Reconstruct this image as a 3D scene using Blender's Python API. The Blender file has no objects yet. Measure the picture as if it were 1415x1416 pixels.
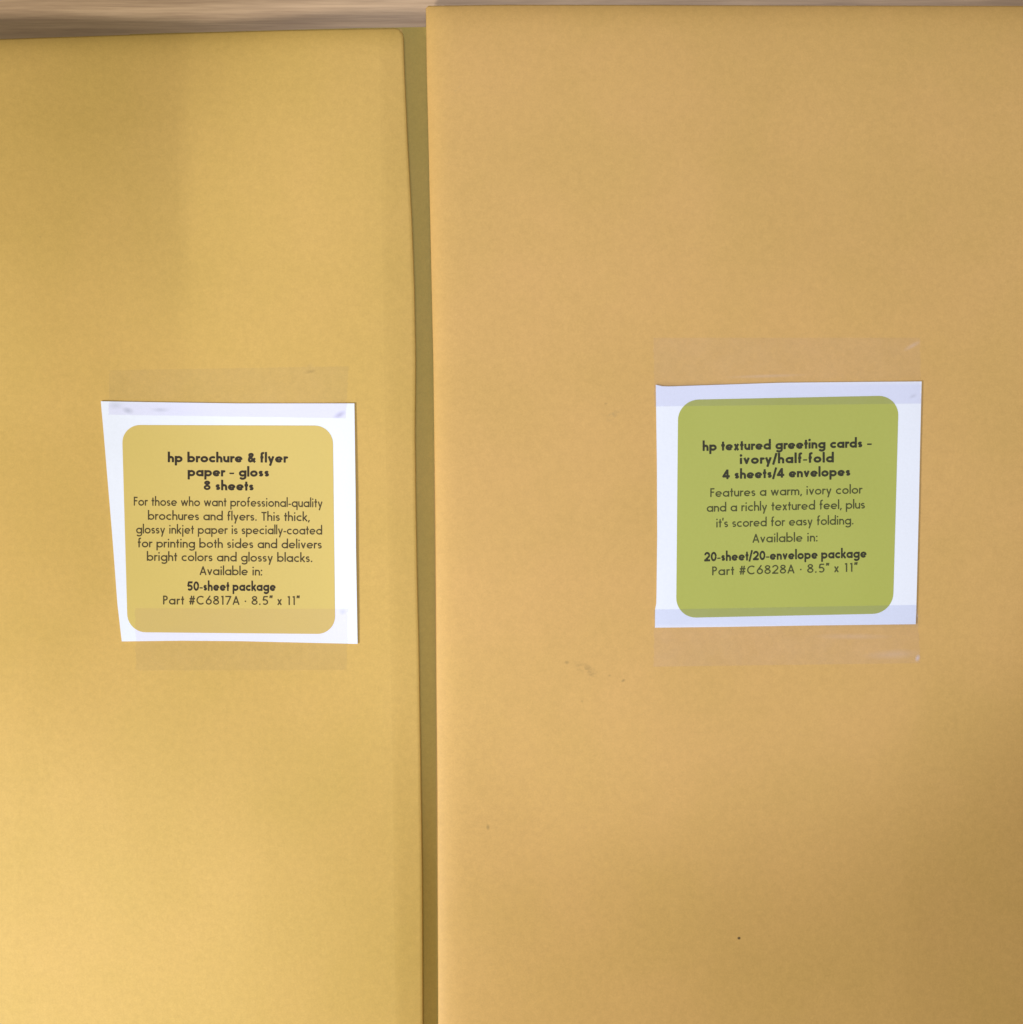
import bpy, bmesh, math, random
import numpy as np
from mathutils import Vector, noise as mnoise

C = bpy.context.scene.collection
S = bpy.context.scene

# ------------------------------------------------------------------ plan units
# The flat lay was measured on the photograph (1415 x 1416 units across); one unit is about 0.174 mm,
# y runs down the sheet.  W() turns a plan position into metres at a given height in millimetres.
K = 0.174e-3
HCAM = 0.52
ZREF = 0.0065
def W(x, y, zmm):
    z = zmm*1e-3
    f = (HCAM - z)/(HCAM - ZREF)          # measured through a lens HCAM above the table
    return ((x-707.5)*K*f, (708.0-y)*K*f, z)

# ------------------------------------------------------------------ camera
cam_d = bpy.data.cameras.new('camera'); cam = bpy.data.objects.new('camera', cam_d); C.objects.link(cam)
cam.location = (0, 0, HCAM); cam.rotation_euler = (0, 0, 0)
cam_d.sensor_fit = 'HORIZONTAL'; cam_d.sensor_width = 36
cam_d.lens = 36*(HCAM-ZREF)/(1415*K)
cam_d.clip_start = 0.01; cam_d.clip_end = 50
S.camera = cam

# ------------------------------------------------------------------ world, lamps, exposure
w = bpy.data.worlds.new('World'); S.world = w; w.use_nodes = True
bg = w.node_tree.nodes['Background']
bg.inputs['Color'].default_value = (1.0, 0.98, 0.80, 1); bg.inputs['Strength'].default_value = 0.15

def area(name, loc, target, size, power, col):
    d = bpy.data.lights.new(name, 'AREA'); d.shape = 'SQUARE'; d.size = size; d.energy = power; d.color = col
    o = bpy.data.objects.new(name, d); C.objects.link(o); o.location = loc
    o.rotation_euler = (Vector(target)-Vector(loc)).to_track_quat('-Z', 'Y').to_euler()
    return o
area('window_light', (-0.48, -0.27, 0.36), (-0.02, -0.02, 0), 0.12, 4.7, (0.99, 1.015, 1.03))
area('overhead_fill', (-0.02, 0.0, 2.2), (0, 0, 0), 0.25, 9.6, (1.0, 0.985, 0.86))  # added overhead fill that reaches down into the gap between the envelopes
def spot_lamp(name, loc, target, half_deg, blend, power, radius, col):
    d = bpy.data.lights.new(name, 'SPOT'); d.spot_size = math.radians(2*half_deg); d.spot_blend = blend
    d.energy = power; d.shadow_soft_size = radius; d.color = col
    o = bpy.data.objects.new(name, d); C.objects.link(o); o.location = loc
    o.rotation_euler = (Vector(target)-Vector(loc)).to_track_quat('-Z', 'Y').to_euler()
spot_lamp('pool_spot', (0.06, 0.11, 1.60), (0.041, 0.047, 0), 5.35, 0.55, 31.0, 0.02, (0.96, 1.03, 1.28))  # added spot; its soft cone edge leaves upper left and lower right darker

spot_lamp('gap_fill_spot', (0.00, -0.22, 1.5), (-0.036, -0.120, 0), 3.5, 1.0, 8.0, 0.03, (1.0, 1.0, 0.98))  # added fill spot, lifts the bottom centre and the lower gap
spot_lamp('corner_fill_spot', (-0.50, -0.45, 0.50), (-0.122, -0.126, 0.006), 7.5, 1.0, 6.0, 0.03, (0.72, 1.07, 1.95))  # added cool spot that brightens the lower left corner

S.view_settings.view_transform = 'Standard'; S.view_settings.look = 'None'
S.view_settings.exposure = 0.0; S.view_settings.gamma = 1.0; S.view_settings.use_curve_mapping = False
S.render.filter_size = 2.1
S.cycles.use_denoising = True

# ------------------------------------------------------------------ materials
class NT:
    def __init__(s, name):
        s.m = bpy.data.materials.new(name); s.m.use_nodes = True
        s.t = s.m.node_tree; s.n = s.t.nodes
        s.p = s.n['Principled BSDF']; s.out = s.n['Material Output']
        s.co = s.n.new('ShaderNodeTexCoord').outputs['Object']
    def link(s, a, b): s.t.links.new(a, b)
    def mapped(s, scale=(1,1,1), loc=(0,0,0), rot=(0,0,0)):
        m = s.n.new('ShaderNodeMapping'); m.inputs['Scale'].default_value = scale
        m.inputs['Location'].default_value = loc; m.inputs['Rotation'].default_value = rot
        s.link(s.co, m.inputs['Vector']); return m.outputs['Vector']
    def noise(s, scale, detail=3, rough=0.5, vec=None, dist=0):
        n = s.n.new('ShaderNodeTexNoise'); n.inputs['Scale'].default_value = scale
        n.inputs['Detail'].default_value = detail; n.inputs['Roughness'].default_value = rough
        n.inputs['Distortion'].default_value = dist
        s.link(vec if vec else s.co, n.inputs['Vector']); return n.outputs['Fac']
    def ramp(s, fac, stops):
        r = s.n.new('ShaderNodeValToRGB'); e = r.color_ramp.elements
        while len(e) < len(stops): e.new(0.5)
        for k, (pos, col) in enumerate(stops):
            e[k].position = pos; e[k].color = tuple(col)+(1,) if len(col) == 3 else col
        s.link(fac, r.inputs['Fac']); return r.outputs['Color']
    def mix(s, fac, a, b, mode='MIX'):
        x = s.n.new('ShaderNodeMix'); x.data_type = 'RGBA'; x.blend_type = mode
        for v, i in ((fac, 0), (a, 6), (b, 7)):
            if isinstance(v, (int, float)): x.inputs[i].default_value = v
            elif isinstance(v, tuple): x.inputs[i].default_value = v+(1,) if len(v) == 3 else v
            else: s.link(v, x.inputs[i])
        return x.outputs[2]
    def math(s, op, a, b=0.0, clamp=False):
        x = s.n.new('ShaderNodeMath'); x.operation = op; x.use_clamp = clamp
        for v, i in ((a, 0), (b, 1)):
            if isinstance(v, (int, float)): x.inputs[i].default_value = v
            else: s.link(v, x.inputs[i])
        return x.outputs[0]
    def bump(s, h, strength, dist):
        b = s.n.new('ShaderNodeBump'); b.inputs['Strength'].default_value = strength
        b.inputs['Distance'].default_value = dist; s.link(h, b.inputs['Height'])
        s.link(b.outputs['Normal'], s.p.inputs['Normal'])
    def spot(s, cx, cy, rx, ry, rot, soft, amount):
        """a soft-edged mark of its own at (cx, cy) metres, broken up by noise"""
        m = s.n.new('ShaderNodeMapping'); m.vector_type = 'TEXTURE'
        m.inputs['Location'].default_value = (cx, cy, 0); m.inputs['Rotation'].default_value = (0, 0, rot)
        m.inputs['Scale'].default_value = (rx, ry, 1)
        s.link(s.co, m.inputs['Vector'])
        sep = s.n.new('ShaderNodeSeparateXYZ'); s.link(m.outputs['Vector'], sep.inputs[0])
        q = s.math('ADD', s.math('MULTIPLY', sep.outputs[0], sep.outputs[0]), s.math('MULTIPLY', sep.outputs[1], sep.outputs[1]))
        d = s.math('SQRT', q)
        f = s.math('DIVIDE', s.math('SUBTRACT', 1.0, d), soft, True)
        return s.math('MULTIPLY', f, amount)

def manila(name, base, marks=(), seed=0.0):
    m = NT(name)
    blot = m.noise(38, 3, 0.55, m.mapped(loc=(seed, seed*0.7, 0)))
    fib = m.noise(680, 3, 0.65)
    fine = m.noise(2600, 2, 0.5)
    a = tuple(c*k for c, k in zip(base, (0.975, 0.985, 0.95)))
    b = tuple(c*k for c, k in zip(base, (1.025, 1.012, 1.05)))
    col = m.ramp(blot, [(0.32, a), (0.68, b)])
    col = m.mix(0.27, col, m.ramp(fib, [(0.3, (0.72, 0.72, 0.70)), (0.7, (1.0, 1.0, 1.0))]), 'MULTIPLY')
    col = m.mix(0.22, col, m.ramp(fine, [(0.3, (0.65, 0.64, 0.60)), (0.7, (1.0, 1.0, 1.0))]), 'MULTIPLY')
    brk = m.ramp(m.noise(420, 3, 0.7, m.mapped(scale=(1, 1.6, 1), rot=(0, 0, 0.5))), [(0.42, (0, 0, 0)), (0.66, (1, 1, 1))])
    for (x, y, rx, ry, rot, soft, amt, tint, broken) in marks:
        f = m.spot(x, y, rx, ry, rot, soft, amt)
        if broken: f = m.math('MULTIPLY', f, brk)
        col = m.mix(f, col, tint)
    m.link(col, m.p.inputs['Base Color'])
    m.p.inputs['Roughness'].default_value = 0.62
    m.p.inputs['Specular IOR Level'].default_value = 0.35
    h = m.math('ADD', m.math('MULTIPLY', m.noise(420, 3, 0.6), 1.0), m.math('MULTIPLY', fine, 0.30))
    h = m.math('ADD', h, m.math('MULTIPLY', m.noise(120, 2, 0.5), 0.9))
    m.bump(h, 0.40, 0.00010)
    return m.m

def paper(name, base, rough=0.55):
    m = NT(name)
    col = m.mix(0.12, base, m.ramp(m.noise(1800, 3, 0.6), [(0.3, (0.75, 0.75, 0.75)), (0.7, (1, 1, 1))]), 'MULTIPLY')
    m.link(col, m.p.inputs['Base Color']); m.p.inputs['Roughness'].default_value = rough
    m.p.inputs['Specular IOR Level'].default_value = 0.3
    m.bump(m.noise(700, 3, 0.6), 0.25, 0.00008)
    return m.m

def ink(name, base):
    m = NT(name)
    m.link(m.ramp(m.noise(2500, 2, 0.5), [(0.3, base), (0.75, tuple(c*1.5+0.004 for c in base))]), m.p.inputs['Base Color'])
    m.p.inputs['Roughness'].default_value = 0.6; m.p.inputs['Specular IOR Level'].default_value = 0.25
    return m.m

def tape(name, tint, film, amount, smudges=(), contact=None, flecks=()):
    """clear adhesive film: passes most light, a slight milky scatter, finger dirt caught under it"""
    m = NT(name)
    tr = m.n.new('ShaderNodeBsdfTransparent')
    cl = m.noise(160, 4, 0.6)
    f = m.ramp(cl, [(0.3, (amount*0.75,)*3), (0.7, (amount*1.25,)*3)])
    for (x, y, rx, ry, rot, amt, t) in flecks:           # lifted spots where air whitens the film
        f = m.mix(m.spot(x, y, rx, ry, rot, 0.9, amt), f, (0.45, 0.45, 0.45))
    tc = m.ramp(cl, [(0.3, tuple(c*0.985 for c in tint)), (0.7, tint)])
    if contact:                                          # wetted against the smooth label: clearer and a little darker there
        y0, sgn, tint2 = contact
        sp = m.n.new('ShaderNodeSeparateXYZ'); m.link(m.co, sp.inputs[0])
        on = m.math('MULTIPLY_ADD', m.math('SUBTRACT', sp.outputs[1], y0), 900.0*sgn, True); on.node.inputs[2].default_value = 0.5
        on.node.use_clamp = True
        tc = m.mix(on, tc, tint2)
    for (x, y, rx, ry, rot, amt, t) in smudges:
        tc = m.mix(m.spot(x, y, rx, ry, rot, 0.9, amt), tc, t)
    m.link(tc, tr.inputs['Color'])
    m.p.inputs['Base Color'].default_value = film + (1,)
    m.p.inputs['Roughness'].default_value = 0.35
    m.p.inputs['Specular IOR Level'].default_value = 0.4
    m.bump(m.noise(90, 3, 0.5), 0.3, 0.0003)
    mx = m.n.new('ShaderNodeMixShader'); m.link(f, mx.inputs[0])
    m.link(tr.outputs[0], mx.inputs[1]); m.link(m.p.outputs[0], mx.inputs[2])
    m.link(mx.outputs[0], m.out.inputs['Surface'])
    return m.m

def wood():
    m = NT('wood')
    v = m.mapped(scale=(5, 60, 1), loc=(0.31, 0.17, 0), rot=(0, 0, 0.03))
    g1 = m.noise(1.0, 5, 0.6, v, 0.5)
    g2 = m.noise(1.0, 4, 0.65, m.mapped(scale=(22, 420, 1), rot=(0, 0, 0.03)))
    col = m.ramp(g1, [(0.28, (0.45, 0.285, 0.155)), (0.5, (0.53, 0.345, 0.195)), (0.72, (0.62, 0.42, 0.245))])
    col = m.mix(0.55, col, m.ramp(g2, [(0.38, (0.55, 0.50, 0.46)), (0.65, (1, 1, 1))]), 'MULTIPLY')
    g3 = m.noise(1.0, 3, 0.7, m.mapped(scale=(45, 1700, 1), rot=(0, 0, 0.03)))
    col = m.mix(0.40, col, m.ramp(g3, [(0.36, (0.55, 0.50, 0.47)), (0.60, (1, 1, 1))]), 'MULTIPLY')
    m.link(col, m.p.inputs['Base Color']); m.p.inputs['Roughness'].default_value = 0.5
    m.bump(g2, 0.3, 0.0002)
    return m.m

# ------------------------------------------------------------------ object helpers
def mesh_obj(name, verts, faces, mat, parent=None, smooth=True):
    me = bpy.data.meshes.new(name); me.from_pydata(verts, [], faces); me.validate(); me.update()
    bm = bmesh.new(); bm.from_mesh(me); bmesh.ops.recalc_face_normals(bm, faces=bm.faces)
    if sum(f.normal.z*f.calc_area() for f in bm.faces) < 0: bmesh.ops.reverse_faces(bm, faces=bm.faces)
    bm.to_mesh(me); bm.free()
    me.polygons.foreach_set('use_smooth', [smooth]*len(me.polygons))
    o = bpy.data.objects.new(name, me); C.objects.link(o); me.materials.append(mat)
    if parent is not None: adopt(o, parent)
    return o
def world_loc(o):
    v = Vector((0, 0, 0))
    while o is not None: v += o.location; o = o.parent
    return v
def adopt(o, parent):
    o.parent = parent
    off = world_loc(parent)
    o.data.transform(__import__('mathutils').Matrix.Translation(-off))
def tag(o, label, cat, group=None):
    o['label'] = label; o['category'] = cat
    if group: o['group'] = group
    return o
def thing(name, label, cat, loc, group=None):
    o = bpy.data.objects.new(name, None); C.objects.link(o); o.location = loc
    o.empty_display_size = 0.02
    return tag(o, label, cat, group)

def lerp(a, b, t): return a+(b-a)*t
def sst(a, b, x):
    t = min(1.0, max(0.0, (x-a)/(b-a))); return t*t*(3-2*t)
def curve(pts):
    """smooth monotone-ish interpolation through measured (t, value) points"""
    ts = [p[0] for p in pts]; vs = [p[1] for p in pts]
    def f(t):
        if t <= ts[0]: return vs[0]+(t-ts[0])*(vs[1]-vs[0])/(ts[1]-ts[0])
        if t >= ts[-1]: return vs[-1]+(t-ts[-1])*(vs[-1]-vs[-2])/(ts[-1]-ts[-2])
        for i in range(len(ts)-1):
            if t <= ts[i+1]: return lerp(vs[i], vs[i+1], (t-ts[i])/(ts[i+1]-ts[i]))
    return f
def nz(x, y, s, seed): return mnoise.noise(Vector((x/s+seed, y/s-seed*0.7, seed*1.3)))

# ------------------------------------------------------------------ table
wood_m = wood()
def build_table():
    bm = bmesh.new()
    r = bmesh.ops.create_cube(bm, size=1)
    bmesh.ops.scale(bm, vec=(1.5, 0.9, 0.025), verts=bm.verts)
    bmesh.ops.translate(bm, vec=(0.1, -0.05, -0.0125), verts=bm.verts)
    bmesh.ops.bevel(bm, geom=list(bm.edges), offset=0.004, segments=3, affect='EDGES')
    me = bpy.data.meshes.new('table'); bm.to_mesh(me); bm.free()
    o = bpy.data.objects.new('table', me); C.objects.link(o); me.materials.append(wood_m)
    o['kind'] = 'structure'
    return o
build_table()

# ------------------------------------------------------------------ envelopes: outlines and heights
L_RIGHT = curve([(40, 558), (100, 560), (200, 564.5), (300, 570), (400, 573.8), (500, 575.5), (600, 574.6), (700, 575.8),
                 (800, 577.6), (900, 580), (1000, 581.5), (1100, 583), (1200, 584.5), (1300, 585), (1416, 585.5), (1800, 588)])
L_TOP = curve([(-760, 78), (0, 55.5), (223, 48), (396, 43.2), (535, 40.5), (560, 40)])
L_CREASE = curve([(40, 524), (500, 531), (1000, 542), (1416, 547), (1800, 551)])
R_LEFT = curve([(8, 589), (100, 590.2), (200, 592.6), (300, 594.8), (400, 597), (500, 599.2), (600, 600.4), (700, 601.8),
                (800, 602.6), (900, 603.2), (1000, 604), (1100, 605), (1300, 605.7), (1416, 606), (1800, 607)])
R_TOP = curve([(585, 9.5), (700, 8.0), (900, 8.3), (1100, 9.0), (1415, 9.5), (1910, 11)])

def hL(x, y):
    h = 6.3 + 1.0*(1-sst(120, 520, y))*sst(240, 520, x)
    d = x - L_CREASE(y)
    h -= 1.2*sst(650, 1300, y)*sst(330, 585, x)
    d = max(0.0, d); h -= 0.021*d*d/(d+7)                                  # past the crease the sheet falls to the folded side
    h -= 1.2*math.exp(-max(0.0, y-L_TOP(x))/14.0) + 1.5*math.exp(-max(0.0, y-L_TOP(x))/95.0)*(1-sst(280, 480, x))            # and dips to the top edge
    u = max(0.0, 262-x)                                      # added rise at upper left, tilted off the light to shade darker
    u = u*u/(u+14)
    h += 0.030*190*(1-math.exp(-u/190))*(0.75+0.25*sst(0, 160, y-L_TOP(x)))*(1-sst(300, 620, y))*(1.0)
    h += 0.9*nz(x, y, 420, 3.1) + 0.28*nz(x, y, 170, 7.7) + 0.05*nz(x, y, 55, 1.7)
    return h
def hR(x, y):
    h = 6.6
    e = x-R_LEFT(y)
    h -= (1.9 - 0.5*sst(150, 900, y))*math.exp(-max(0.0, e)/lerp(11, 17, sst(500, 1300, y)))
    h -= 1.0*math.exp(-max(0.0, y-R_TOP(x))/14.0) + 1.0*math.exp(-max(0.0, y-R_TOP(x))/70.0)
    u = max(0.0, x-1265+0.06*(y-850)); u = u*u/(u+60)
    h -= 0.012*min(u, 420)*sst(700, 1250, y)  # lower right sloped away from the window light, shaped to darken it
    h += 0.7*nz(x, y, 430, 5.3) + 0.22*nz(x, y, 160, 2.9) + 0.05*nz(x, y, 60, 8.1)
    h += 0.10*nz(x*1.6, y, 34, 4.4)*math.exp(-max(0.0, e)/55.0)
    return h

def spaced(a, b, n, p0=1.0): return [a+(b-a)*i/n for i in range(n+1)]

def corner_round(x, y, cx, cy, sx, r):
    """pull points lying outside the corner arc back onto it; (cx, cy) sharp corner, sx=+1 when the sheet lies to the left"""
    ox, oy = cx - sx*r, cy + r
    dx, dy = (x-ox)*sx, oy-y
    if dx > 0 and dy > 0:
        m = max(dx, dy)
        d = math.hypot(dx, dy)
        k = m/d
        return ox+sx*dx*k, oy-dy*k
    return x, y

def envelope(label, base_xy, x_at, y_rows, ytop, hfun, mat, split, inner_first, corner):
    """x_at(y): list of x positions, left to right; split: column where the folded edge strip begins"""
    root = thing('manila_envelope', label, 'envelope', W(base_xy[0], base_xy[1], 1.6))
    P = []
    for v in y_rows:
        row = []
        for x in x_at(ytop(600)+v):
            f = 1-sst(0, 500, v)
            y = ytop(600) + v + (ytop(x)-ytop(600))*f
            x2, y2 = corner_round(x, y, *corner)
            row.append((x2, y2, hfun(x2, y2)))
        P.append(row)
    nx, ny = len(P[0]), len(P)
    def part(nm, c0, c1):
        vs, idx, fs = [], {}, []
        for j in range(ny):
            for i in range(c0, c1+1):
                idx[(j, i)] = len(vs); vs.append(W(*P[j][i]))
        for j in range(ny-1):
            for i in range(c0, c1):
                fs.append((idx[j, i], idx[j, i+1], idx[j+1, i+1], idx[j+1, i]))
        # rounded rim and side wall along whichever outside borders this part owns
        border = []
        if c0 == 0: border.append([(j, 0) for j in range(ny)])
        if c1 == nx-1: border.append([(j, nx-1) for j in range(ny)])
        border.append([(0, i) for i in range(c0, c1+1)]); border.append([(ny-1, i) for i in range(c0, c1+1)])
        cx = sum(P[ny//2][i][0] for i in (0, nx-1))/2; cy = P[ny//2][0][1]
        for b in border:
            prev = None
            col = len({i for _, i in b}) == 1
            for (j, i) in b:
                x, y, z = P[j][i]
                if col: nxn, nyn = (-1 if i == 0 else 1), 0
                else: nxn, nyn = 0, (-1 if j == 0 else 1)
                chain = [idx[j, i]]
                for (o, dz) in ((0.9, 0.12), (1.6, 0.45), (1.6, None)):
                    zz = 1.7 if dz is None else z-dz
                    chain.append(len(vs)); vs.append(W(x+nxn*o, y+nyn*o, zz))
                if prev:
                    for k in range(3): fs.append((prev[k], prev[k+1], chain[k+1], chain[k]))
                prev = chain
        return mesh_obj(nm, vs, fs, mat, root)
    if inner_first:
        part('front_panel', 0, split); part('folded_edge', split, nx-1)
    else:
        part('folded_edge', 0, split); part('front_panel', split, nx-1)
    # back panel: one flat sheet underneath
    vs, fs = [], []
    for v in (y_rows[0], 400, y_rows[-1]):
        r = x_at(ytop(600)+v)
        for x in (r[0], r[-1]): vs.append(W(x, (ytop(x) if v == y_rows[0] else ytop(600)+v), 1.55))
    for a in (0, 2): fs.append((a, a+1, a+3, a+2))
    mesh_obj('back_panel', vs, fs, mat, root)
    return root

def stretch(a, b, n, e0=0.0, e1=0.0):
    """n steps a..b, packed towards either end"""
    r = []
    for i in range(n+1):
        t = i/n
        if e1: t = 1-(1-t)**(1+e1)
        if e0: t = t**(1+e0)
        r.append(a+(b-a)*t)
    return r
rowsL = stretch(0, 40, 14, e0=0.4)+spaced(40, 1500, 110)[1:]+spaced(1500, 1760, 8)[1:]
rowsR = rowsL
def xL(y):
    c = L_CREASE(y); r = L_RIGHT(y)
    return spaced(-740, 0, 22) + spaced(0, c, 60)[1:] + spaced(c, r-1.6, 10)[1:]
def xR(y):
    l = R_LEFT(y)+1.6
    return stretch(l, l+42, 14, e0=0.5) + spaced(l+42, 1420, 64)[1:] + spaced(1420, 1905, 16)[1:]

MAN = (0.590, 0.368, 0.091)
def loc2(x, y, ref):   # plan position -> metres relative to a thing's base
    a = W(x, y, 6.5); b = W(ref[0], ref[1], 1.6); return a[0]-b[0], a[1]-b[1]
refL, refR = (-80, 920), (1255, 890)
def mk(ref, x, y, rx, ry, rot, soft, amt, tint, broken=False):
    a = loc2(x, y, ref); return (a[0], a[1], rx*K, ry*K, rot, soft, amt, tint, broken)
DIRT = (0.20, 0.13, 0.045); GREY = (0.34, 0.23, 0.09)
marksR = [mk(refR, 784, 916, 4, 3, 0, 0.8, 0.45, DIRT), mk(refR, 812, 926, 26, 8, -0.45, 0.9, 0.70, DIRT, True),
          mk(refR, 862, 941, 4, 2.4, 0.5, 0.8, 0.55, DIRT), mk(refR, 843, 934, 3, 2, 0, 0.9, 0.4, DIRT),
          mk(refR, 1022, 1297, 2.7, 2.4, 0, 0.5, 0.95, (0.07, 0.04, 0.015)), mk(refR, 675, 1144, 3, 5, 0.1, 0.8, 0.55, DIRT),
          mk(refR, 848, 574, 18, 6, 0.7, 0.9, 0.8, GREY, True), mk(refR, 838, 558, 3, 2, 0, 0.9, 0.35, DIRT),
          mk(refR, 805, 970, 2, 2, 0, 0.9, 0.3, DIRT), mk(refR, 633, 122, 9, 2.2, 0.7, 0.9, 0.4, GREY, True)]
marksL = [mk(refL, 430, 505, 7, 4, 0.3, 0.9, 0.35, GREY, True), mk(refL, 60, 330, 2, 2, 0, 0.8, 0.25, DIRT)]
man_left = manila('manila_paper_left', MAN, marksL, 0.0)
man_right = manila('manila_paper_right', (0.600, 0.356, 0.107), marksR, 1.7)
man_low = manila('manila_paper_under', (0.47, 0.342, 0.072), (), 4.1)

envelope('manila envelope with the gold brochure label taped on, left of the narrow gap', refL,
         xL, rowsL, L_TOP, hL, man_left, 22+60, True, (L_RIGHT(42)-1.6, 40.2, 1, 11))
envelope('manila envelope with the green greeting cards label taped to it, reaching nearest the top edge', refR,
         xR, rowsR, R_TOP, hR, man_right, 14, False, (R_LEFT(9)+1.6, 9.4, -1, 2.5))

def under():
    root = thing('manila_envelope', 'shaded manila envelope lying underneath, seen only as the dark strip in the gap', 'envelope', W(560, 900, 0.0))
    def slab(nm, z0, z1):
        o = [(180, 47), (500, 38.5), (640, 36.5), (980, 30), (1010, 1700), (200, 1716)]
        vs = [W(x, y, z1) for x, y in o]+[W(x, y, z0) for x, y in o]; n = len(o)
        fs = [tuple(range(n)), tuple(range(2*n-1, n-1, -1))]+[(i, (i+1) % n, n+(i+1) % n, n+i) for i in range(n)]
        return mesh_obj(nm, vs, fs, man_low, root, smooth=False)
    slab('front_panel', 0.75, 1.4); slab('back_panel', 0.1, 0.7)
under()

# ------------------------------------------------------------------ lettering: a geometric sans drawn with strokes
XH, ASC, DSC = 0.655, 1.10, -0.33
def arc(cx, cy, rx, ry, a0, a1, n=None):
    n = n or max(3, int(abs(a1-a0)/14))
    return [(cx+rx*math.cos(math.radians(a0+(a1-a0)*i/n)), cy+ry*math.sin(math.radians(a0+(a1-a0)*i/n))) for i in range(n+1)]
def glyph(ch, w):
    """strokes (centre lines) and width of one character; cap height 1, stroke width w"""
    h = w/2; b = w-0.115                      # b grows with the weight
    BW = 0.705+0.85*b; NW = 0.545+0.9*b
    cx, cy, rx, ry = BW/2, XH/2, (BW-w)/2, (XH-w)/2
    ring = arc(cx, cy, rx, ry, 0, 360)
    nr = (NW-w)/2; ay = XH-h-nr*0.95
    arch = lambda x0: [(x0, 0), (x0, ay)]+arc(x0+nr, ay, nr, nr*0.95, 180, 0)+[(x0+2*nr, 0)]
    V = lambda x, y0, y1: [(x, y0), (x, y1)]
    dot = lambda x, y: [(x-0.001, y), (x+0.001, y)]
    if ch == 'a': return [ring, V(BW-h, 0, XH)], BW
    if ch == 'b': return [ring, V(h, 0, ASC)], BW
    if ch == 'c': return [arc(cx, cy, rx, ry, 48, 312)], BW*0.84
    if ch == 'd': return [ring, V(BW-h, 0, ASC)], BW
    if ch == 'e': return [arc(cx, cy, rx, ry, -2, 318), ('thin', 0.78, [(h, cy-0.01), (BW-h*1.2, cy-0.01)])], BW
    if ch == 'f': return [[(0.17, 0), (0.17, ASC-0.2)]+arc(0.17+0.17, ASC-0.19, 0.17, 0.19-h, 180, 80), [(0.02, XH-h), (0.36, XH-h)]], 0.38+b*0.3
    if ch == 'g': return [ring, [(BW-h, XH), (BW-h, DSC+h+0.2)]+arc(cx, DSC+h+0.2, rx, 0.2, 0, -150)], BW
    if ch == 'h': return [V(h, 0, ASC), arch(h)], NW
    if ch == 'i': return [V(0.09+h*.3, 0, XH), ('dot', 0.09+h*.3, 0.90)], 0.18+h*.6
    if ch == 'j': return [V(0.09+h*.3, DSC, XH), ('dot', 0.09+h*.3, 0.90)], 0.18+h*.6
    if ch == 'k': return [V(h, 0, ASC), [(w, 0.30), (0.44+b, XH)], [(0.16+b, 0.36), (0.47+b, 0)]], 0.50+b
    if ch == 'l': return [V(h, 0, ASC)], w
    if ch == 'm':
        r = nr*0.92; y = XH-h-r
        a = lambda x0: [(x0, 0), (x0, y)]+arc(x0+r, y, r, r, 180, 0)+[(x0+2*r, 0)]
        return [V(h, 0, XH), a(h), a(h+2*r)], w+4*r
    if ch == 'n': return [V(h, 0, XH), arch(h)], NW
    if ch == 'o': return [ring], BW
    if ch == 'p': return [ring, V(h, DSC, XH)], BW
    if ch == 'q': return [ring, V(BW-h, DSC, XH)], BW
    if ch == 'r': return [V(h, 0, XH), arc(h+0.2, XH-h-0.2, 0.2, 0.2, 180, 62)], 0.33+b*0.6
    if ch == 's':
        sw = 0.43+b*0.9; q = (XH-w)/4; x = sw/2; rr = (sw-w)/2
        return [('thin', 0.90, arc(x, XH-h-q, rr, q, 35, 270)+arc(x, h+q, rr, q, 90, -145)[1:])], sw
    if ch == 't': return [V(0.17+b*.2, 0, 0.93), [(0, XH-h), (0.34+b*.4, XH-h)]], 0.34+b*.4
    if ch == 'u': return [[(h, XH), (h, h+nr)]+arc(h+nr, h+nr, nr, nr, 180, 360)+[(h+2*nr, XH)], V(NW-h, 0, XH)], NW
    if ch == 'v':
        v = 0.54+b; return [[(h*.9, XH), (v/2, h*.9), (v-h*.9, XH)]], v
    if ch == 'w':
        v = 0.86+1.6*b; return [[(h*.9, XH), (v*.29, h*.9), (v/2, XH-h*.5), (v*.71, h*.9), (v-h*.9, XH)]], v
    if ch == 'x':
        v = 0.50+b; return [[(h, 0), (v-h, XH)], [(h, XH), (v-h, 0)]], v
    if ch == 'y':
        v = 0.56+b; k = (v/2-h)/XH
        return [[(h*.9, XH), (v/2, 0.03)], [(v-h*.9, XH), (v/2+k*DSC, DSC)]], v
    if ch == 'A': return [[(h*.7, 0), (0.38, 1-h), (0.76-h*.7, 0)], [(0.17, 0.30), (0.59, 0.30)]], 0.76
    if ch == 'C': return [arc(0.5, 0.5, 0.5-h, 0.5-h, 47, 313)], 0.90
    if ch == 'F': return [V(h, 0, 1), [(0, 1-h), (0.47, 1-h)], [(0, 0.55), (0.44, 0.55)]], 0.48
    if ch == 'P': return [V(h, 0, 1), [(h, 1-h), (0.26, 1-h)]+arc(0.26, 0.72, 0.24-h+0.02, 0.28-h, 90, -90)+[(h, 0.44+h)]], 0.52
    if ch == 'T': return [V(0.29, 0, 1), [(0, 1-h), (0.58, 1-h)]], 0.58
    dw = 0.66+b*0.8; dx = dw/2; dr = (dw-w)/2
    if ch == '0': return [arc(dx, 0.5, dr, 0.5-h, 0, 360)], dw
    if ch == '1': return [V(0.28, 0, 1), [(0.28, 1-h), (0.10, 0.90)]], 0.42
    if ch == '2': return [arc(dx, 1-h-dr*.92, dr, dr*.92, 172, -38)+[(h, h)], [(0.0, h), (dw, h)]], dw
    if ch == '4': return [[(dw-h-.12, 0), (dw-h-.12, 1)], [(dw-h-.12, 0.96), (0.07, 0.29), (dw+.02, 0.29)]], dw+.02
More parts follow.
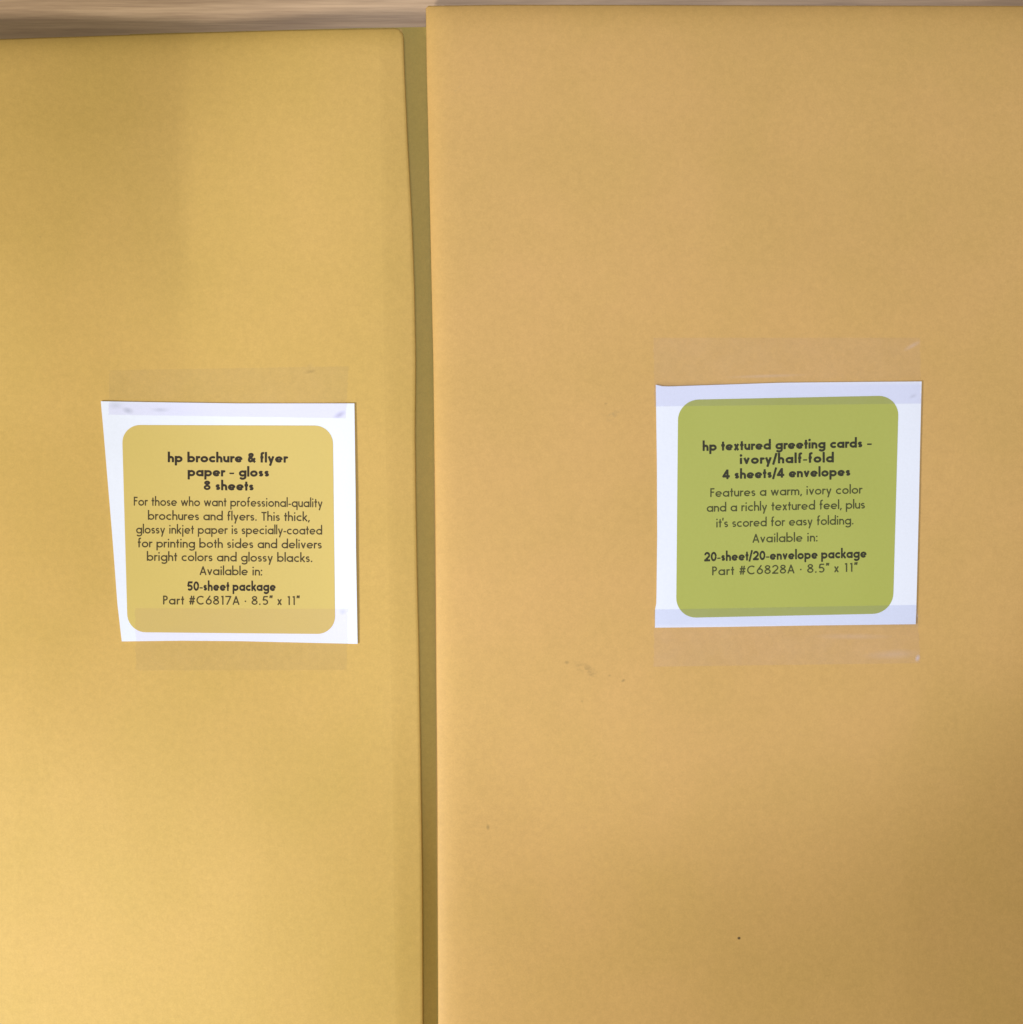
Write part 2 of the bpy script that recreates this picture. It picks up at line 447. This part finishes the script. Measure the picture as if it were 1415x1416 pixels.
    if ch == '5': return [[(dw-0.04, 1-h), (0.20, 1-h), (0.12, 0.56)]+arc(dx-.02, 0.325, dr, 0.325-h, 125, -140)], dw
    if ch == '6': return [arc(dx, 0.33, dr, 0.33-h, 0, 360), [(dw-0.18, 1.0), (dx-dr*.86, 0.46)]], dw
    if ch == '7': return [[(0.0, 1-h), (dw-h, 1-h), (0.17, 0)]], dw
    if ch == '8': return [('thin', 0.95, arc(dx, 0.285, dr, 0.285-h, 0, 360)), ('thin', 0.95, arc(dx, 0.76, dr*.82, 0.24-h, 0, 360))], dw
    if ch == '#': return [[(0.16, 0), (0.30, 1)], [(0.40, 0), (0.54, 1)], [(0.02, 0.34), (0.64, 0.34)], [(0.06, 0.66), (0.68, 0.66)]], 0.70
    if ch == '&': return [[(0.80, 0.02), (0.24, 0.66)]+arc(0.38, 0.79, 0.17, 0.21-h, 200, -20)+[(0.50, 0.66), (0.20, 0.46)]+arc(0.31, 0.27, 0.24-h+0.02, 0.27-h, 130, 300)+[(0.62, 0.22), (0.78, 0.46)]], 0.82
    if ch == '-': return [('thin', 0.82, [(0.0, 0.31), (0.30+b, 0.31)])], 0.30+b
    if ch == '\u2013': return [('thin', 0.85, [(0.0, 0.33), (0.50, 0.33)])], 0.50
    if ch == '/': return [[(0.03, -0.12), (0.37, 1.08)]], 0.40
    if ch == '.': return [('dot', 0.11, w*.55)], 0.24
    if ch == ',': return [[(0.14, w*.9), (0.05, -0.14)]], 0.18
    if ch == ':': return [('dot', 0.09, w*.55), ('dot', 0.09, XH-w*.55)], 0.18
    if ch == '\u00b7': return [('dot', 0.14, 0.40)], 0.28
    if ch == '"': return [[(0.10, 1.08), (0.05, 0.76)], [(0.29, 1.08), (0.24, 0.76)]], 0.32
    if ch == "'": return [[(0.10, 1.08), (0.05, 0.76)]], 0.14
    return [], 0.30

_cache = {}
STEP = 0.05
def glyph_mesh(ch, w):
    """union of the strokes, contoured on a fine grid: one clean flat outline per character"""
    key = (ch, w)
    if key in _cache: return _cache[key]
    strokes, adv = glyph(ch, w)
    verts, faces = [], []
    if strokes:
        xs = np.arange(-0.15, adv+0.2, STEP); ys = np.arange(-0.5, 1.3, STEP)
        X, Y = np.meshgrid(xs, ys); D = np.full(X.shape, 9.0)
        for s in strokes:
            if s[0] == 'dot':
                D = np.minimum(D, np.hypot(X-s[1], Y-s[2])-w*0.60); continue
            sw = w
            if s[0] == 'thin': sw, s = w*(1-(1-s[1])*(2.2 if w > 0.17 else 0.6)), s[2]
            for k in range(len(s)-1):
                (x0, y0), (x1, y1) = s[k], s[k+1]
                L = math.hypot(x1-x0, y1-y0)
                if L < 1e-6: continue
                ux, uy = (x1-x0)/L, (y1-y0)/L
                u = (X-x0)*ux+(Y-y0)*uy; v = np.abs(-(X-x0)*uy+(Y-y0)*ux)
                a = np.maximum(-u, u-L); q = v-sw/2
                D = np.minimum(D, np.where((a > 0) & (q > 0), np.hypot(a, q), np.maximum(a, q)))
            for (x, y) in s[1:-1]: D = np.minimum(D, np.hypot(X-x, Y-y)-sw/2)
        idx = {}
        def vert(kind, j, i):
            if (kind, j, i) in idx: return idx[kind, j, i]
            if kind == 'p': p = (xs[i], ys[j])
            elif kind == 'h':
                t = D[j, i]/(D[j, i]-D[j, i+1]); p = (xs[i]+t*STEP, ys[j])
            else:
                t = D[j, i]/(D[j, i]-D[j+1, i]); p = (xs[i], ys[j]+t*STEP)
            idx[kind, j, i] = len(verts); verts.append((float(p[0]), float(p[1]))); return idx[kind, j, i]
        ins = D < 0
        for j in range(len(ys)-1):
            for i in range(len(xs)-1):
                cs = [(j, i), (j, i+1), (j+1, i+1), (j+1, i)]
                f = [bool(ins[c]) for c in cs]
                if not any(f): continue
                ed = [('h', j, i), ('v', j, i+1), ('h', j+1, i), ('v', j, i)]
                if f == [True, False, True, False] or f == [False, True, False, True]:
                    for k in range(4):
                        if f[k]: faces.append([vert('p', *cs[k]), vert(*ed[k]), vert(*ed[k-1])])
                    continue
                poly = []
                for k in range(4):
                    if f[k]: poly.append(vert('p', *cs[k]))
                    if f[k] != f[(k+1) % 4]: poly.append(vert(*ed[k]))
                if len(poly) >= 3: faces.append(poly)
    _cache[key] = (verts, faces, adv); return _cache[key]

def text_line(txt, x0, x1, y0, y1, cap, w, space):
    """plan-unit polygons of one line fitted between x0 and x1 on a baseline running from y0 to y1; the tracking is solved"""
    gl = [None if ch == ' ' else glyph_mesh(ch, w) for ch in txt]
    first, last = gl[0], gl[-1]
    lo = min(p[0] for p in first[0]); hi_off = max(p[0] for p in last[0])
    fixed = sum(space if g is None else g[2] for g in gl[:-1]) + hi_off - lo
    n = len(txt)-1 - txt.count(' ')
    k = cap
    sb = ((x1-x0)/k - fixed)/n
    if sb < 0.075: k = (x1-x0)/(fixed+n*0.075); sb = 0.075
    top = 0.115 if w > 0.17 else 0.135
    if sb > top: k = (x1-x0)/(fixed+n*top); sb = top
    verts, faces, pen = [], [], 0.0
    for g in gl:
        if g is None: pen += space; continue
        m = len(verts)
        for (gx, gy) in g[0]:
            x = x0+(pen+gx-lo)*k; t = (x-x0)/(x1-x0)
            verts.append((x, lerp(y0, y1, t)-gy*cap))
        faces += [[m+a for a in q] for q in g[1]]
        pen += g[2]+sb
    return verts, faces

# ------------------------------------------------------------------ taped labels
def inside_poly_grid(outline, n, m):
    """bilinear patch over four sides given as functions of t in 0..1 (top, bottom, left, right)"""
    top, bot, lef, rig = outline
    g = []
    for j in range(m+1):
        v = j/m; row = []
        for i in range(n+1):
            u = i/n
            p = [0, 0]
            for k in (0, 1):
                c = (1-v)*top(u)[k]+v*bot(u)[k]+(1-u)*lef(v)[k]+u*rig(v)[k]
                c -= (1-u)*(1-v)*top(0)[k]+u*(1-v)*top(1)[k]+(1-u)*v*bot(0)[k]+u*v*bot(1)[k]
                p[k] = c
            row.append(tuple(p))
        g.append(row)
    return g
def side(pts):
    """polyline through plan points, parametrised by the longer axis"""
    pts = list(pts)
    ax = 0 if abs(pts[-1][0]-pts[0][0]) > abs(pts[-1][1]-pts[0][1]) else 1
    a, b = pts[0][ax], pts[-1][ax]
    ts = [(p[ax]-a)/(b-a) for p in pts]
    fx = curve(list(zip(ts, [p[0] for p in pts]))); fy = curve(list(zip(ts, [p[1] for p in pts])))
    return lambda t: (fx(t), fy(t))

def sheet_mesh(name, grid, zfun, thick, mat, parent=None):
    m, n = len(grid)-1, len(grid[0])-1
    vs, fs = [], []
    for row in grid:
        for (x, y) in row: vs.append(W(x, y, zfun(x, y)))
    N = len(vs)
    for row in grid:
        for (x, y) in row: vs.append(W(x, y, zfun(x, y)-thick))
    q = lambda j, i: j*(n+1)+i
    for j in range(m):
        for i in range(n):
            fs.append((q(j, i), q(j, i+1), q(j+1, i+1), q(j+1, i)))
            fs.append(tuple(N+a for a in (q(j+1, i), q(j+1, i+1), q(j, i+1), q(j, i))))
    for i in range(n):
        for j in (0, m): fs.append((q(j, i), q(j, i+1), N+q(j, i+1), N+q(j, i)))
    for j in range(m):
        for i in (0, n): fs.append((q(j, i), q(j+1, i), N+q(j+1, i), N+q(j, i)))
    o = mesh_obj(name, vs, fs, mat, parent, smooth=False)
    return o

def panel_mesh(name, quad, r, zfun, mat, parent):
    """printed panel with rounded corners: rings from the centre out to the outline, draped on the sheet"""
    (ax, ay), (bx, by), (cx, cy), (dx, dy) = quad
    wd = (math.hypot(bx-ax, by-ay)+math.hypot(cx-dx, cy-dy))/2; ht = (math.hypot(dx-ax, dy-ay)+math.hypot(cx-bx, cy-by))/2
    ru, rv = r/wd, r/ht
    ol = []
    for (ox, oy, a0) in ((ru, rv, 180), (1-ru, rv, 270), (1-ru, 1-rv, 0), (ru, 1-rv, 90)):
        for k in range(11):
            a = math.radians(a0+9*k); ol.append((ox+ru*math.cos(a), oy+rv*math.sin(a)))
        # straight run to the next corner
    full = []
    for k in range(len(ol)):
        p, q = ol[k], ol[(k+1) % len(ol)]
        full.append(p)
        if math.hypot(q[0]-p[0], q[1]-p[1]) > 0.2:
            for s in range(1, 16): full.append((lerp(p[0], q[0], s/16), lerp(p[1], q[1], s/16)))
    def bil(u, v):
        return (lerp(lerp(ax, bx, u), lerp(dx, cx, u), v), lerp(lerp(ay, by, u), lerp(dy, cy, u), v))
    vs, fs = [], []; n = len(full); R = 18
    for k in range(1, R+1):
        for (u, v) in full:
            x, y = bil(0.5+(u-0.5)*k/R, 0.5+(v-0.5)*k/R); vs.append(W(x, y, zfun(x, y)))
    for k in range(R-1):
        for i in range(n):
            fs.append((k*n+i, k*n+(i+1) % n, (k+1)*n+(i+1) % n, (k+1)*n+i))
    fs.append(tuple(range(n)))
    return mesh_obj(name, vs, fs, mat, parent)

white = paper('white_paper', (0.735, 0.750, 0.835))
gold = paper('gold_print', (0.575, 0.420, 0.110), 0.5)
green = paper('green_print', (0.366, 0.378, 0.060), 0.5)
ink_gold = (ink('dark_ink', (0.020, 0.011, 0.002)), ink('brown_ink', (0.050, 0.032, 0.006)))
ink_green = (ink('olive_black_ink', (0.020, 0.018, 0.004)), ink('olive_ink', (0.045, 0.046, 0.007)))

BOLD, BOOK = 0.232, 0.150
def label_thing(label, outline, lift, hfun, panel, pr, panel_mat, ink_m, blocks):
    sides = [side(s) for s in outline]
    grid = inside_poly_grid(sides, 40, 40)
    base = lambda x, y: hfun(x, y)+0.26+lift(x, y)
    cx = sum(p[0] for p in panel)/4; cy = sum(p[1] for p in panel)/4
    o = sheet_mesh('paper_label', grid, base, 0.14, white)
    off = Vector(W(cx, cy, hfun(cx, cy)))
    o.data.transform(__import__('mathutils').Matrix.Translation(-off)); o.location = off
    tag(o, label, 'label')
    pn = panel_mesh('printed_panel', panel, pr, lambda x, y: base(x, y)+0.035, panel_mat, o)
    for name, lines in blocks:
        vs, fs = [], []
        for ln in lines:
            v, f = text_line(*ln); n = len(vs)
            vs += [W(x, y, base(x, y)+0.06) for (x, y) in v]; fs += [[n+a for a in q] for q in f]
        mesh_obj(name, vs, fs, ink_m[0 if name in ('heading_text', 'package_text') else 1], pn, smooth=False)
    return base, grid

CB, CR = 13.4, 12.4
left_blocks = [
 ('heading_text', [("hp brochure & flyer", 232, 398.5, 639.2, 639.8, CB, BOLD, 0.42),
                   ("paper \u2013 gloss", 259.5, 372, 658.6, 659.4, CB, BOLD, 0.42),
                   ("8 sheets", 281.8, 350.7, 677.8, 678.5, CB, BOLD, 0.42)]),
 ('body_text', [("For those who want professional-quality", 185, 446, 699.3, 701.6, CR, BOOK, 0.40),
                ("brochures and flyers. This thick,", 204.5, 428.5, 718.9, 720.8, CR, BOOK, 0.40),
                ("glossy inkjet paper is specially-coated", 188.2, 445.6, 737.8, 739.4, CR, BOOK, 0.40),
                ("for printing both sides and delivers", 190.5, 445, 757.0, 758.7, CR, BOOK, 0.40),
                ("bright colors and glossy blacks.", 203, 432, 775.6, 777.4, CR, BOOK, 0.40),
                ("Available in:", 276, 362.7, 795.2, 796.0, CR, BOOK, 0.40)]),
 ('package_text', [("50-sheet package", 259, 381.3, 817.0, 817.4, CB*.98, BOLD*.95, 0.36)]),
 ('part_number_text', [('Part #C6817A \u00b7 8.5" x 11"', 225.5, 414.7, 836.0, 836.8, CR, BOOK, 0.40)]),
]
right_blocks = [
 ('heading_text', [("hp textured greeting cards \u2013", 971.8, 1205.7, 623.7, 618.6, CB, BOLD, 0.42),
                   ("ivory/half-fold", 1023, 1153.4, 641.9, 639.4, CB, BOLD, 0.42),
                   ("4 sheets/4 envelopes", 999, 1176, 662.8, 658.2, CB, BOLD, 0.42)]),
 ('body_text', [("Features a warm, ivory color", 982.4, 1193, 687.5, 682.6, CR, BOOK, 0.40),
                ("and a richly textured feel, plus", 977.5, 1196.3, 708.0, 703.3, CR, BOOK, 0.40),
                ("it's scored for easy folding.", 990.6, 1180.5, 729.5, 725.2, CR, BOOK, 0.40),
                ("Available in:", 1040.7, 1130.8, 750.6, 748.8, CR, BOOK, 0.40)]),
 ('package_text', [("20-sheet/20-envelope package", 974, 1198.6, 776.5, 771.2, CB*.98, BOLD*.95, 0.36)]),
 ('part_number_text', [('Part #C6828A \u00b7 8.5" x 11"', 985, 1186.3, 795.8, 790.6, CR, BOOK, 0.40)]),
]
outL = ([(139.4, 554.8), (220, 556.2), (330, 557.8), (490.2, 557.8)],
        [(168.4, 887), (250, 886), (330, 886.6), (494.6, 890.4)],
        [(139.4, 554.8), (142.6, 590), (150.2, 680), (156.0, 750), (162.4, 835), (168.4, 887)],
        [(490.2, 557.8), (491.8, 680), (492.4, 760), (494.6, 890.4)])
outR = ([(907, 532), (912.5, 531.6), (917, 534.6), (990, 532.2), (1080, 529.2), (1180, 528.2), (1274.8, 527.4)],
        [(905.9, 868), (1000, 867), (1120, 865), (1266.6, 863.2)],
        [(907, 532), (908.6, 640), (909, 740), (907.9, 834), (906.2, 839), (905.9, 868)],
        [(1274.8, 527.4), (1272.6, 620), (1271, 700), (1267.6, 835), (1266.6, 863.2)])
# a hand-cut sheet never lies quite flat: the free side edge stands up a little between the tapes
liftL = lambda x, y: 0.30*sst(440, 492, x)*math.sin(math.pi*min(1, max(0, (y-540)/370)))**0.5 + 0.10*sst(185, 140, x) if 540 < y < 910 else 0.0
liftR = lambda x, y: 0.06*sst(1210, 1270, x) + 0.04*sst(960, 906, x)
baseL, gridL = label_thing('white hand-cut label with a gold rounded panel about brochure and flyer paper', outL, liftL, hL,
    ((168.6, 587.6), (460.4, 588.4), (463.8, 876.9), (176.6, 874.2)), 25, gold, ink_gold, left_blocks)
baseR, gridR = label_thing('white hand-cut label with a green rounded panel about textured greeting cards', outR, liftR, hR,
    ((938.0, 553.0), (1243.2, 546.8), (1235.0, 848.4), (935.2, 854.6)), 28, green, ink_green, right_blocks)

# ------------------------------------------------------------------ clear tape over the label edges
def tape_strip(label, quad, hfun, base, edge_y, over_down, mat, seed):
    """quad in plan units; edge_y(x) is the label edge the strip runs over; draped from label down to envelope"""
    (ax, ay), (bx, by), (cx, cy), (dx, dy) = quad
    n, m = 60, 30
    rnd = random.Random(seed)
    jag = [rnd.uniform(-0.8, 0.8) for _ in range(m+1)]
    def z(x, y):
        s = (y-edge_y(x))*(1 if over_down else -1)       # positive on the label
        t = sst(-4.0, 0.2, s)
        return lerp(hfun(x, y)+0.06, max(base(x, y), hfun(x, y)+0.26)+0.13, t)
    g = []
    for j in range(m+1):
        v = j/m; row = []
        for i in range(n+1):
            u = i/n
            x = lerp(lerp(ax, bx, u), lerp(dx, cx, u), v); y = lerp(lerp(ay, by, u), lerp(dy, cy, u), v)
            if i in (0, n): x += jag[j]
            row.append((x, y))
        g.append(row)
    vs = [W(x, y, z(x, y)) for r in g for (x, y) in r]
    q = lambda j, i: j*(n+1)+i
    fs = [(q(j, i), q(j, i+1), q(j+1, i+1), q(j+1, i)) for j in range(m) for i in range(n)]
    o = mesh_obj('tape_strip', vs, fs, mat)
    cxm, cym = (ax+cx)/2, (ay+cy)/2
    off = Vector(W(cxm, cym, hfun(cxm, cym)))
    o.data.transform(__import__('mathutils').Matrix.Translation(-off)); o.location = off
    tag(o, label, 'tape', 'clear tape holding the two labels')
    return o
def ctr(quad, x, y):
    cxm, cym = (quad[0][0]+quad[2][0])/2, (quad[0][1]+quad[2][1])/2
    a, b = W(x, y, 6.6), W(cxm, cym, 6.6); return a[0]-b[0], a[1]-b[1]
def smudge(quad, x, y, rx, ry, rot, amt, t): 
    a = ctr(quad, x, y); return (a[0], a[1], rx*K, ry*K, rot, amt, t)
qLT = ((151, 512), (482, 506.5), (478.5, 578.5), (150.5, 573.5))
qLB = ((186.5, 841), (480.5, 842), (480, 926.5), (188.5, 927))
qRT = ((904, 467), (1272.5, 467), (1273.5, 558), (905, 562))
qRB = ((905, 843), (1268.5, 836.5), (1273, 917), (904, 922))
GY = (0.70, 0.70, 0.74)
tLT = tape('clear_tape_brochure_top', (0.982, 0.984, 0.978), (0.50, 0.50, 0.58), 0.025,
           [smudge(qLT, 177, 568, 9, 5, -0.3, 0.6, GY), smudge(qLT, 470, 574, 11, 5, 0.5, 0.6, (0.70, 0.67, 0.76)), smudge(qLT, 222, 567, 14, 4, 0, 0.4, GY), smudge(qLT, 160, 561, 12, 6, 0, 0.5, (0.8, 0.8, 0.82)),
            smudge(qLT, 430, 514, 10, 3, 0.2, 0.4, GY)], (ctr(qLT, 300, 557)[1], -1, (0.955, 0.938, 0.985)))
tLB = tape('clear_tape_brochure_bottom', (0.982, 0.984, 0.978), (0.50, 0.46, 0.56), 0.025,
           [smudge(qLB, 474, 846, 6, 5, 0, 0.5, (0.80, 0.80, 0.95))], (ctr(qLB, 300, 887)[1], 1, (0.982, 0.960, 0.985)))
tRT = tape('clear_tape_cards_top', (0.990, 0.986, 0.988), (0.78, 0.72, 0.84), 0.028,
           [smudge(qRT, 1262, 548, 7, 3, 0.4, 0.4, GY)], (ctr(qRT, 1090, 530)[1], -1, (0.912, 0.915, 0.970)),
           [smudge(qRT, 1262, 478, 16, 4, 0.5, 0.3, GY), smudge(qRT, 1060, 520, 60, 3, 0.03, 0.2, GY)])
tRB = tape('clear_tape_cards_bottom', (0.987, 0.979, 0.988), (0.78, 0.72, 0.84), 0.038, [], (ctr(qRB, 1090, 866)[1], 1, (0.900, 0.912, 0.965)),
           [smudge(qRB, 1269, 910, 4, 6, -0.4, 0.9, GY), smudge(qRB, 1270, 848, 4, 9, 0.2, 0.7, GY), smudge(qRB, 1235, 905, 45, 8, 0.05, 0.22, GY), smudge(qRB, 1180, 880, 60, 5, 0, 0.15, GY)])
fT = side(outL[0]); fB = side(outL[1]); gT = side(outR[0]); gB = side(outR[1])
def edge(s, a, b): return lambda x: s((x-a)/(b-a))[1]
tape_strip('clear tape strip over the top edge of the gold label', qLT, hL, baseL, edge(fT, 139.4, 490.2), True, tLT, 1)
tape_strip('clear tape strip over the bottom edge of the gold label', qLB, hL, baseL, edge(fB, 168.4, 494.6), False, tLB, 2)
tape_strip('clear tape strip over the top edge of the green label', qRT, hR, baseR, edge(gT, 907, 1274.8), True, tRT, 3)
tape_strip('clear tape strip over the bottom edge of the green label', qRB, hR, baseR, edge(gB, 905.9, 1266.6), False, tRB, 4)
